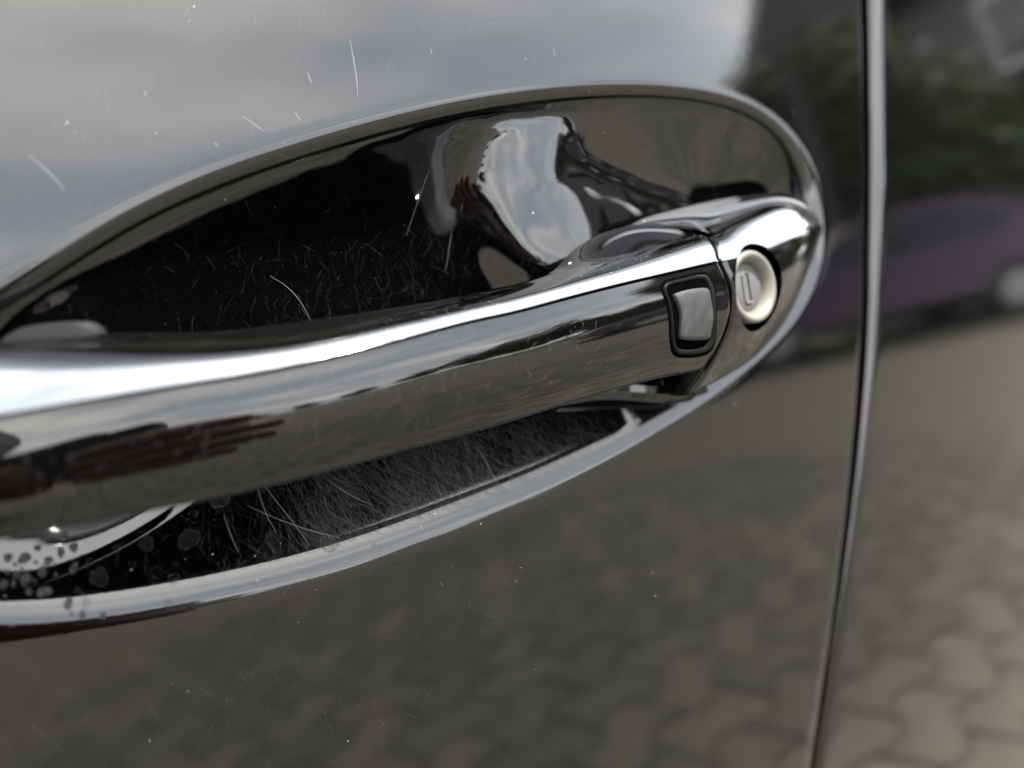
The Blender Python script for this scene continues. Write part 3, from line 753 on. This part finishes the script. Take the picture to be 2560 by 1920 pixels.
# interlocking zigzag pavers
PL, PW, AMP = .235, .140, .030
def paver_mesh(name, offs=((0, 0, 0),)):
    mb = MB()
    for ox, oy, odd in offs:
        g_ = .005; nz = 4
        xs_ = np.linspace(g_/2, PL-g_/2, 2*nz+1)
        zig = np.array([AMP*(2*abs(2*((x/PL+.25+.5*odd) % 1)-1)-1) for x in xs_]); zig = np.clip(zig*1.5, -AMP, AMP)
        bot = [(ox+x, oy+g_/2+z) for x, z in zip(xs_, zig)]; top = [(ox+x, oy+PW-g_/2+z) for x, z in zip(xs_, zig)]
        loop = bot+top[::-1]; n = len(loop); c = np.mean(loop, 0)
        vs = [(x, y, -.06) for x, y in loop]+[(x, y, -.006) for x, y in loop]+[(x+(c[0]-x)*.06, y+(c[1]-y)*.12, 0) for x, y in loop]
        fs = [(k, (k+1) % n, n+(k+1) % n, n+k) for k in range(n)]+[(n+k, n+(k+1) % n, 2*n+(k+1) % n, 2*n+k) for k in range(n)]
        m2 = len(bot)
        fs += [(2*n+k, 2*n+k+1, 2*n+n-2-k, 2*n+n-1-k) for k in range(m2-1)]
        mb.add(vs, fs)
    me = bpy.data.meshes.new(name); me.from_pydata(mb.v, [], mb.f); me.update(); me.materials.append(M['paver']); return me
pms = [paver_mesh('paver', ((0, 0, k),)) for k in (0, 1)]
PA = R(-17); ca, sa = math.cos(PA), math.sin(PA)
cells = []
for i in range(-40, 60):
    for j in range(-70, 20):
        lx_, ly_ = (i+.5*(j % 2))*PL, j*PW
        x, y = ca*lx_-sa*ly_, sa*lx_+ca*ly_
        if -3.0 < x < 8.6 and -8.6 < y < -.0: cells.append((math.hypot(x-1.0, y+1.0), x, y, lx_, ly_, j % 2))
cells.sort()
for k, (d_, x, y, a_, b_, odd) in enumerate(cells[:300]):
    o = bpy.data.objects.new('paver', pms[odd]); COL.objects.link(o); o.parent = pav
    o.location = (x, y, rng.uniform(-.002, .002)); o.rotation_euler = (rng.uniform(-.006, .006), rng.uniform(-.006, .006), PA)
rest = paver_mesh('distant_pavers', [(a_, b_, odd) for (_, _, _, a_, b_, odd) in cells[300:]])
ro = bpy.data.objects.new('distant_pavers', rest); COL.objects.link(ro); ro.parent = pav; ro.rotation_euler = (0, 0, PA); ro['kind'] = 'stuff'
def az(a, d): return (math.sin(R(a))*d+.15, -math.cos(R(a))*d)
def leaf_material(name, a, b):
    m = mat(name, a, .6, 0, .3); L(m, ramp(m, noise(m, 1.7, 4, objcoord(m)), [(.35, a), (.65, b)]), B(m).inputs['Base Color']); return m
M['leaf'] = leaf_material('tree_foliage', (.020, .034, .008), (.066, .086, .020))
M['leaf2'] = leaf_material('hedge_foliage', (.010, .020, .006), (.028, .044, .012))
M['bark'] = mat('bark', (.06, .05, .04), .9)
def tree_meshes(seed, h, w, n, leafsz):
    r = random.Random(seed); mb = MB(); top = h*.62
    mb.tube([(0, 0, 0), (.05, .03, h*.25), (-.04, .08, top)], [h*.028, h*.02, h*.008], 8)
    cl = []
    for k in range(15):
        a = r.uniform(0, 6.28); z = h*r.uniform(.38, .86); rad = w*.5*math.sin(math.pi*min(1, max(.08, (z/h-.22)/.78)))*r.uniform(.45, .95)
        c = Vector((math.cos(a)*rad, math.sin(a)*rad, z)); cl.append((c, w*r.uniform(.13, .24)))
        mb.tube([(0, 0, z*.55), c*.5+Vector((0, 0, z*.3)), c], [h*.009, h*.006, h*.003], 5)
    cl.append((Vector((0, 0, h*.88)), w*.2))
    lv, lf = [], []
    for k in range(n):
        c, rr = r.choice(cl); d = Vector((r.gauss(0, 1), r.gauss(0, 1), r.gauss(0, .8))); d = d.normalized()*rr*r.random()**.4*1.15
        p = c+d; a = Vector((r.gauss(0, 1), r.gauss(0, 1), r.gauss(0, 1))).normalized(); b = a.orthogonal().normalized(); s = leafsz*r.uniform(.6, 1.4); o = len(lv)
        lv += [p-a*s, p+b*s*.55, p+a*s, p-b*s*.55]; lf.append((o, o+1, o+2, o+3))
    return mb, lv, lf
def make_tree(seed, h, w, n, ls, x, y, label, group=None):
    mb, lv, lf = tree_meshes(seed, h, w, n, ls)
    t = empty('tree', label, 'tree', (x, y, 0), 0, group)
    mb.build('trunk', M['bark'], t); o = obj('crown', lv, lf, M['leaf'], t, False); return t
def copy_thing(o, x, y, rz, s, label, group=None):
    c = o.copy(); COL.objects.link(c); c.location = (x, y, 0); c.rotation_euler = (0, 0, rz); c.scale = (s, s, s); c['label'] = label
    if group: c['group'] = group
    for ch in list(o.children):
        d = ch.copy(); COL.objects.link(d); d.parent = c
    return c
t1 = make_tree(3, 5.6, 4.3, 6500, .12, *az(59.5, 13.5), 'bushy green tree mirrored above the plum car, beside the sky', 'trees mirrored behind the shut line')
copy_thing(t1, *az(74, 15), 1.9, .74, 'broad green tree mirrored in the rear door under the dark roof', 'trees mirrored behind the shut line')
copy_thing(t1, *az(87, 15), 4.0, .70, 'tall green tree furthest along the mirrored hedge', 'trees mirrored behind the shut line')
far = make_tree(9, 6.0, 6.5, 2200, .26, *az(-22, 46), 'small distant tree in the dark line on the mirrored horizon', 'distant trees on the mirrored horizon')
for k, (a, d, s) in enumerate([(-50,62,.7),(-40,60,.6),(-31,64,.7),(-13,62,.6),(-5,67,.5),(3,65,.6),(10,60,.7),(17,64,.8),(24,58,.9),(30,53,1.1),(36,45,1.2),(41,36,1.25),(84,40,1.3),(92,44,1.2)]):
    copy_thing(far, *az(a, d), k*1.3, s, 'small distant tree in the dark line on the mirrored horizon', 'distant trees on the mirrored horizon')
far['label'] = 'small distant tree in the dark line on the mirrored horizon'
# clipped hedge behind the plum car
hv_, hf_ = [], []; r_ = random.Random(5)
A_, B_2 = Vector((*az(44, 12.0), 0)), Vector((*az(86, 12.5), 0)); dv = (B_2-A_); ln = dv.length; dv.normalize(); nv_ = Vector((-dv.y, dv.x, 0))
for k in range(9000):
    p = A_+dv*r_.uniform(0, ln)+nv_*r_.uniform(-.6, .6)+Vector((0, 0, r_.uniform(.05, 2.3)+.15*r_.gauss(0, 1)))
    a = Vector((r_.gauss(0, 1), r_.gauss(0, 1), r_.gauss(0, 1))).normalized(); b = a.orthogonal().normalized(); s = .13*r_.uniform(.6, 1.4); o_ = len(hv_)
    hv_ += [p-a*s, p+b*s*.6, p+a*s, p-b*s*.6]; hf_.append((o_, o_+1, o_+2, o_+3))
hedge = empty('hedge', 'dark green hedge mirrored behind the plum car', 'hedge', tuple(A_))
hh = obj('foliage', [Vector(q)-A_ for q in hv_], hf_, M['leaf2'], hedge, False)
core = MB(); core.box((*(Vector((ln/2*dv.x, ln/2*dv.y)))[:], 1.0), (ln, .9, 2.0), math.atan2(dv.y, dv.x)); core.build('stems', M['bark'], hedge, False)
# house with a dark roof
bx_, by_ = az(74, 22); hs = empty('house', 'pale house with a dark pitched roof mirrored above the trees', 'house', (bx_, by_, 0), R(18))
w_ = MB(); w_.box((0, 0, 3.6), (11, 9, 7.2)); w_.build('wall', mat('render_wall', (.10, .10, .098), .8), hs, False)
rf = MB(); v_ = [(-6.4,-5.6,6.9),(6.4,-5.6,6.9),(6.4,5.6,6.9),(-6.4,5.6,6.9),(-6.4,0,12.2),(6.4,0,12.2),(-6.4,-5.6,7.15),(6.4,-5.6,7.15),(6.4,5.6,7.15),(-6.4,5.6,7.15)]
rf.add(v_, [(3,2,1,0),(0,1,7,6),(2,3,9,8),(6,7,5,4),(8,9,4,5),(0,6,4,9,3),(1,2,8,5,7)]); rf.build('roof', mat('dark_roof', (.035, .036, .04), .6), hs, False)
gl_ = mat('window_glass', (.03, .035, .04), .05); wf = mat('window_frame', (.7, .7, .7), .5)
for zz in (1.6, 4.6):
    for yy in (-3.0, 0, 3.0):
        f_ = MB(); f_.box((-5.52, yy, zz+.5), (.08, 1.5, 1.6)); fo = f_.build('window', wf, hs, False); p_ = MB(); p_.box((-5.57, yy, zz+.5), (.03, 1.3, 1.4)); p_.build('pane', gl_, fo, False)
pole = empty('street_lamp', 'dark lamp post mirrored just left of the shut line', 'street lamp', (*az(56, 9.5), 0))
pm_ = MB(); pm_.tube([(0, 0, 0), (0, 0, 4), (.0, .0, 6.6)], [.09, .07, .05], 10); pm_.build('post', mat('lamp_metal', (.04, .042, .045), .5), pole)
pm_ = MB(); pm_.tube([(0, 0, 6.5), (-.4, .3, 6.9), (-1.0, .8, 7.0)], [.05, .05, .12], 8); pm_.build('lamp_head', mat('lamp_head', (.05, .05, .05), .5), pole)
# plum-coloured estate car parked across the paving
def plum_car():
    t = empty('plum_car', 'plum coloured parked hatchback mirrored along the horizon beside the shut line', 'car', (*az(57, 8.3), 0), R(33))
    pm = mat('plum_paint', (.032, .004, .024), .2, .0, .5, .4); gl = mat('car_glass', (.01, .012, .014), .04); ty = mat('tyre', (.015, .015, .015), .8); rm = mat('alloy', (.45, .45, .46), .3, .9); tr_ = mat('plum_trim', (.02, .02, .02), .5)
    side = [(-2.1,.35),(-2.12,.62),(-2.0,.82),(-1.55,.93),(-1.0,1.0),(-.35,1.38),(.25,1.47),(1.0,1.44),(1.65,1.20),(2.02,1.0),(2.1,.7),(2.08,.35)]
    q = spline(np.array(side, float), 44); v = []; 
    ws = [(-.86, .0), (-.80, .06), (.80, .06), (.86, .0)]
    for yy, lift in ws:
        for x, z in q:
            tum = .20*max(0, z-.95)/.5
            v.append((x, yy*(1-tum), z+(lift*.3 if z > .5 else 0)))
    n = len(q); f = [(i*n+k, i*n+k+1, (i+1)*n+k+1, (i+1)*n+k) for i in range(3) for k in range(n-1)]+[tuple(range(n)), tuple(range(3*n, 4*n))[::-1], tuple([0, n-1, 4*n-1, 3*n])]
    obj('body', v, f, pm, t, True, 35)
    for s in (-1, 1):
        for nm, poly in (('side_window', [(-.85,1.02),(-.32,1.33),(.05,1.39),(.05,1.0)]), ('side_window', [(.12,1.0),(.12,1.39),(.9,1.36),(1.3,1.2),(1.25,1.03)])):
            vs = []
            for x, z in poly:
                tum = .20*max(0, z-.95)/.5; vs += [(x, s*(.865*(1-tum)), z), (x, s*(.845*(1-tum)), z)]
            m = len(poly); fs = [tuple(2*k for k in range(m)), tuple(2*k+1 for k in range(m))[::-1]]+[(2*k, 2*((k+1) % m), 2*((k+1) % m)+1, 2*k+1) for k in range(m)]
            obj(nm, vs, fs, gl, t, False)
        for x in (-1.3, 1.28):
            mb = MB(); mb.tube([(x, s*.70, .31), (x, s*.88, .31)], .31, 24); w = mb.build('wheel', ty, t)
            mb = MB(); mb.tube([(x, s*.86, .31), (x, s*.89, .31)], .20, 20); mb.build('rim', rm, w)
        mb = MB(); mb.box((-1.98, s*.62, .72), (.16, .34, .14)); mb.build('headlight', rm, t, False)
        mb = MB(); mb.box((2.03, s*.66, .85), (.12, .26, .22)); mb.build('tail_light', mat('tail_light', (.3, .01, .01), .2), t, False)
    return t
plum_car()
# the photographer: standing to the left, phone held out beside the handle
SK = mat('skin', (.13, .055, .035), .5); CO = mat('dark_coat', (.012, .012, .014), .85); TR = mat('trousers', (.02, .022, .03), .85); HR = mat('hair', (.015, .01, .008), .7); SH = mat('shoe', (.02, .02, .02), .5)
def skin_obj(name, verts, edges, rad, m, parent, levels=2, root=0):
    me = bpy.data.meshes.new(name); me.from_pydata(verts, edges, []); me.update(); o = bpy.data.objects.new(name, me); COL.objects.link(o)
    me.materials.append(m); o.parent = parent
    sk = o.modifiers.new('skin', 'SKIN'); sk.use_smooth_shade = True
    if not me.skin_vertices: pass
    for i, r in enumerate(rad):
        r = r if hasattr(r, '__len__') else (r, r); me.skin_vertices[0].data[i].radius = r
    me.skin_vertices[0].data[root].use_root = True
    sb = o.modifiers.new('sub', 'SUBSURF'); sb.levels = levels; sb.render_levels = levels
    return o
per = empty('person', 'photographer in a dark coat holding a phone, mirrored in the handle', 'person', (0, 0, 0))
def chain(name, pts, rads, m, parent, levels=2):
    try: return skin_obj(name, pts, [(i, i+1) for i in range(len(pts)-1)], rads, m, parent, levels)
    except Exception as e:
        print('SKINFAIL', e); mb = MB(); mb.tube(pts, rads, 12); return mb.build(name, m, parent)
px0, py0 = -.78, -.62
bodyv = [(px0, py0, .92), (px0+.02, py0+.02, 1.10), (px0+.08, py0+.05, 1.28), (px0+.13, py0+.08, 1.40), (px0+.16, py0+.10, 1.48),
         (px0+.18, py0+.12, 1.56), (px0+.20, py0+.14, 1.64),
         (px0+.16, py0-.10, 1.38), (px0+.34, py0-.02, 1.16), (-.235, -.235, .925), (-.150, -.165, .905),
         (px0+.02, py0+.24, 1.37), (px0+.12, py0+.28, 1.12), (px0+.20, py0+.30, .90),
         (px0-.02, py0-.10, .86), (px0+.03, py0-.11, .48), (px0-.02, py0-.12, .08), (px0+.12, py0-.13, .04),
         (px0-.02, py0+.10, .86), (px0+.06, py0+.12, .48), (px0+.02, py0+.12, .08), (px0+.16, py0+.14, .04)]
be = [(0,1),(1,2),(2,3),(3,4),(4,5),(5,6),(3,7),(7,8),(8,9),(9,10),(3,11),(11,12),(12,13),(0,14),(14,15),(15,16),(16,17),(0,18),(18,19),(19,20),(20,21)]
br_ = [(.15,.12),(.14,.11),(.16,.12),(.11,.09),(.055,.055),(.085,.09),(.075,.08),.065,.05,.038,.030,.065,.05,.035,.095,.06,.042,.04,.095,.06,.042,.04]
body_o = chain_o = None
try: skin_obj('body', bodyv, be, br_, SK, per)
except Exception as e: print('SKINFAIL body', e)
chain('coat', [(px0, py0, .72), (px0+.01, py0+.01, .95), (px0+.03, py0+.03, 1.12), (px0+.08, py0+.05, 1.28), (px0+.13, py0+.08, 1.41)], [(.19,.17),(.175,.15),(.165,.14),(.19,.15),(.13,.11)], CO, per)
chain('sleeve', [(px0+.13, py0-.0, 1.38), (px0+.16, py0-.10, 1.38), (px0+.34, py0-.02, 1.16), (-.30, -.32, .98), (-.175, -.190, .890), (-.115, -.180, .882)], [.09,.085,.070,.065,.060,.052], CO, per)
chain('sleeve', [(px0+.10, py0+.14, 1.38), (px0+.02, py0+.24, 1.37), (px0+.12, py0+.28, 1.12), (px0+.19, py0+.30, .94)], [.09,.085,.065,.05], CO, per)
chain('trouser_leg', [(px0-.02, py0-.10, .88), (px0+.03, py0-.11, .48), (px0-.02, py0-.12, .10)], [.11,.08,.06], TR, per)
chain('trouser_leg', [(px0-.02, py0+.10, .88), (px0+.06, py0+.12, .48), (px0+.02, py0+.12, .10)], [.11,.08,.06], TR, per)
chain('shoe', [(px0-.05, py0-.12, .05), (px0+.08, py0-.13, .045), (px0+.18, py0-.135, .035)], [.05,.048,.035], SH, per)
chain('shoe', [(px0-.01, py0+.12, .05), (px0+.12, py0+.13, .045), (px0+.22, py0+.135, .035)], [.05,.048,.035], SH, per)
chain('hair', [(px0+.13, py0+.10, 1.56), (px0+.16, py0+.12, 1.66), (px0+.19, py0+.13, 1.71)], [.085,.10,.07], HR, per)
# hand: palm with four fingers laid along the back of the phone, thumb behind
Y_ = -.1475
chain('palm', [(-.158, -.170, .885), (-.135, -.160, .885), (-.105, Y_-.004, .887), (-.070, Y_-.002, .889)], [(.026,.034),(.024,.040),(.016,.048),(.012,.046)], SK, per)
for k, (z, ln) in enumerate(((.920, .086), (.901, .098), (.882, .094), (.864, .076))):
    x0 = -.062; chain('finger', [(x0, Y_, z-.001), (x0+ln*.45, Y_+.006, z+.001), (x0+ln*.76, Y_+.008, z), (x0+ln, Y_+.004, z-.002)], [.0112, .0104, .0096, .0076], SK, per)
chain('thumb', [(-.125, -.165, .925), (-.100, -.172, .940), (-.070, -.170, .948), (-.048, -.166, .948)], [.013, .0115, .010, .008], SK, per)
ph = empty('phone', 'black phone held in landscape by the photographer, mirrored in the handle', 'phone', (-.098, -.156, .908))
def rbox(name, w, d, h, r, m, parent, loc=(0, 0, 0)):
    pts = []
    for cx, cz, a0 in ((w/2-r, h/2-r, 0), (-w/2+r, h/2-r, 90), (-w/2+r, -h/2+r, 180), (w/2-r, -h/2+r, 270)):
        pts += [(cx+r*math.cos(R(a0+a)), cz+r*math.sin(R(a0+a))) for a in (0, 22, 45, 67, 90)]
    n = len(pts); v = [(x*.985, -d/2, z*.985) for x, z in pts]+[(x, -d/2+.001, z) for x, z in pts]+[(x, d/2-.001, z) for x, z in pts]+[(x*.985, d/2, z*.985) for x, z in pts]
    f = [(i*n+k, i*n+(k+1) % n, (i+1)*n+(k+1) % n, (i+1)*n+k) for i in range(3) for k in range(n)]+[tuple(range(n)), tuple(range(3*n, 4*n))[::-1]]
    return obj(name, v, f, m, parent, True, 30, loc)
PB = mat('phone_back', (.012, .012, .013), .4)
rbox('case', .162, .0085, .080, .010, PB, ph)
rbox('camera_bump', .036, .003, .036, .008, PB, ph, (.052, .006, .014))
for lx__, lz__ in ((.060, .022), (.060, .006), (.044, .014)):
    mb = MB(); mb.tube([(lx__, .007, lz__), (lx__, .0095, lz__)], .0065, 20); mb.build('lens', mat('lens_glass', (.01, .01, .012), .03), ph)
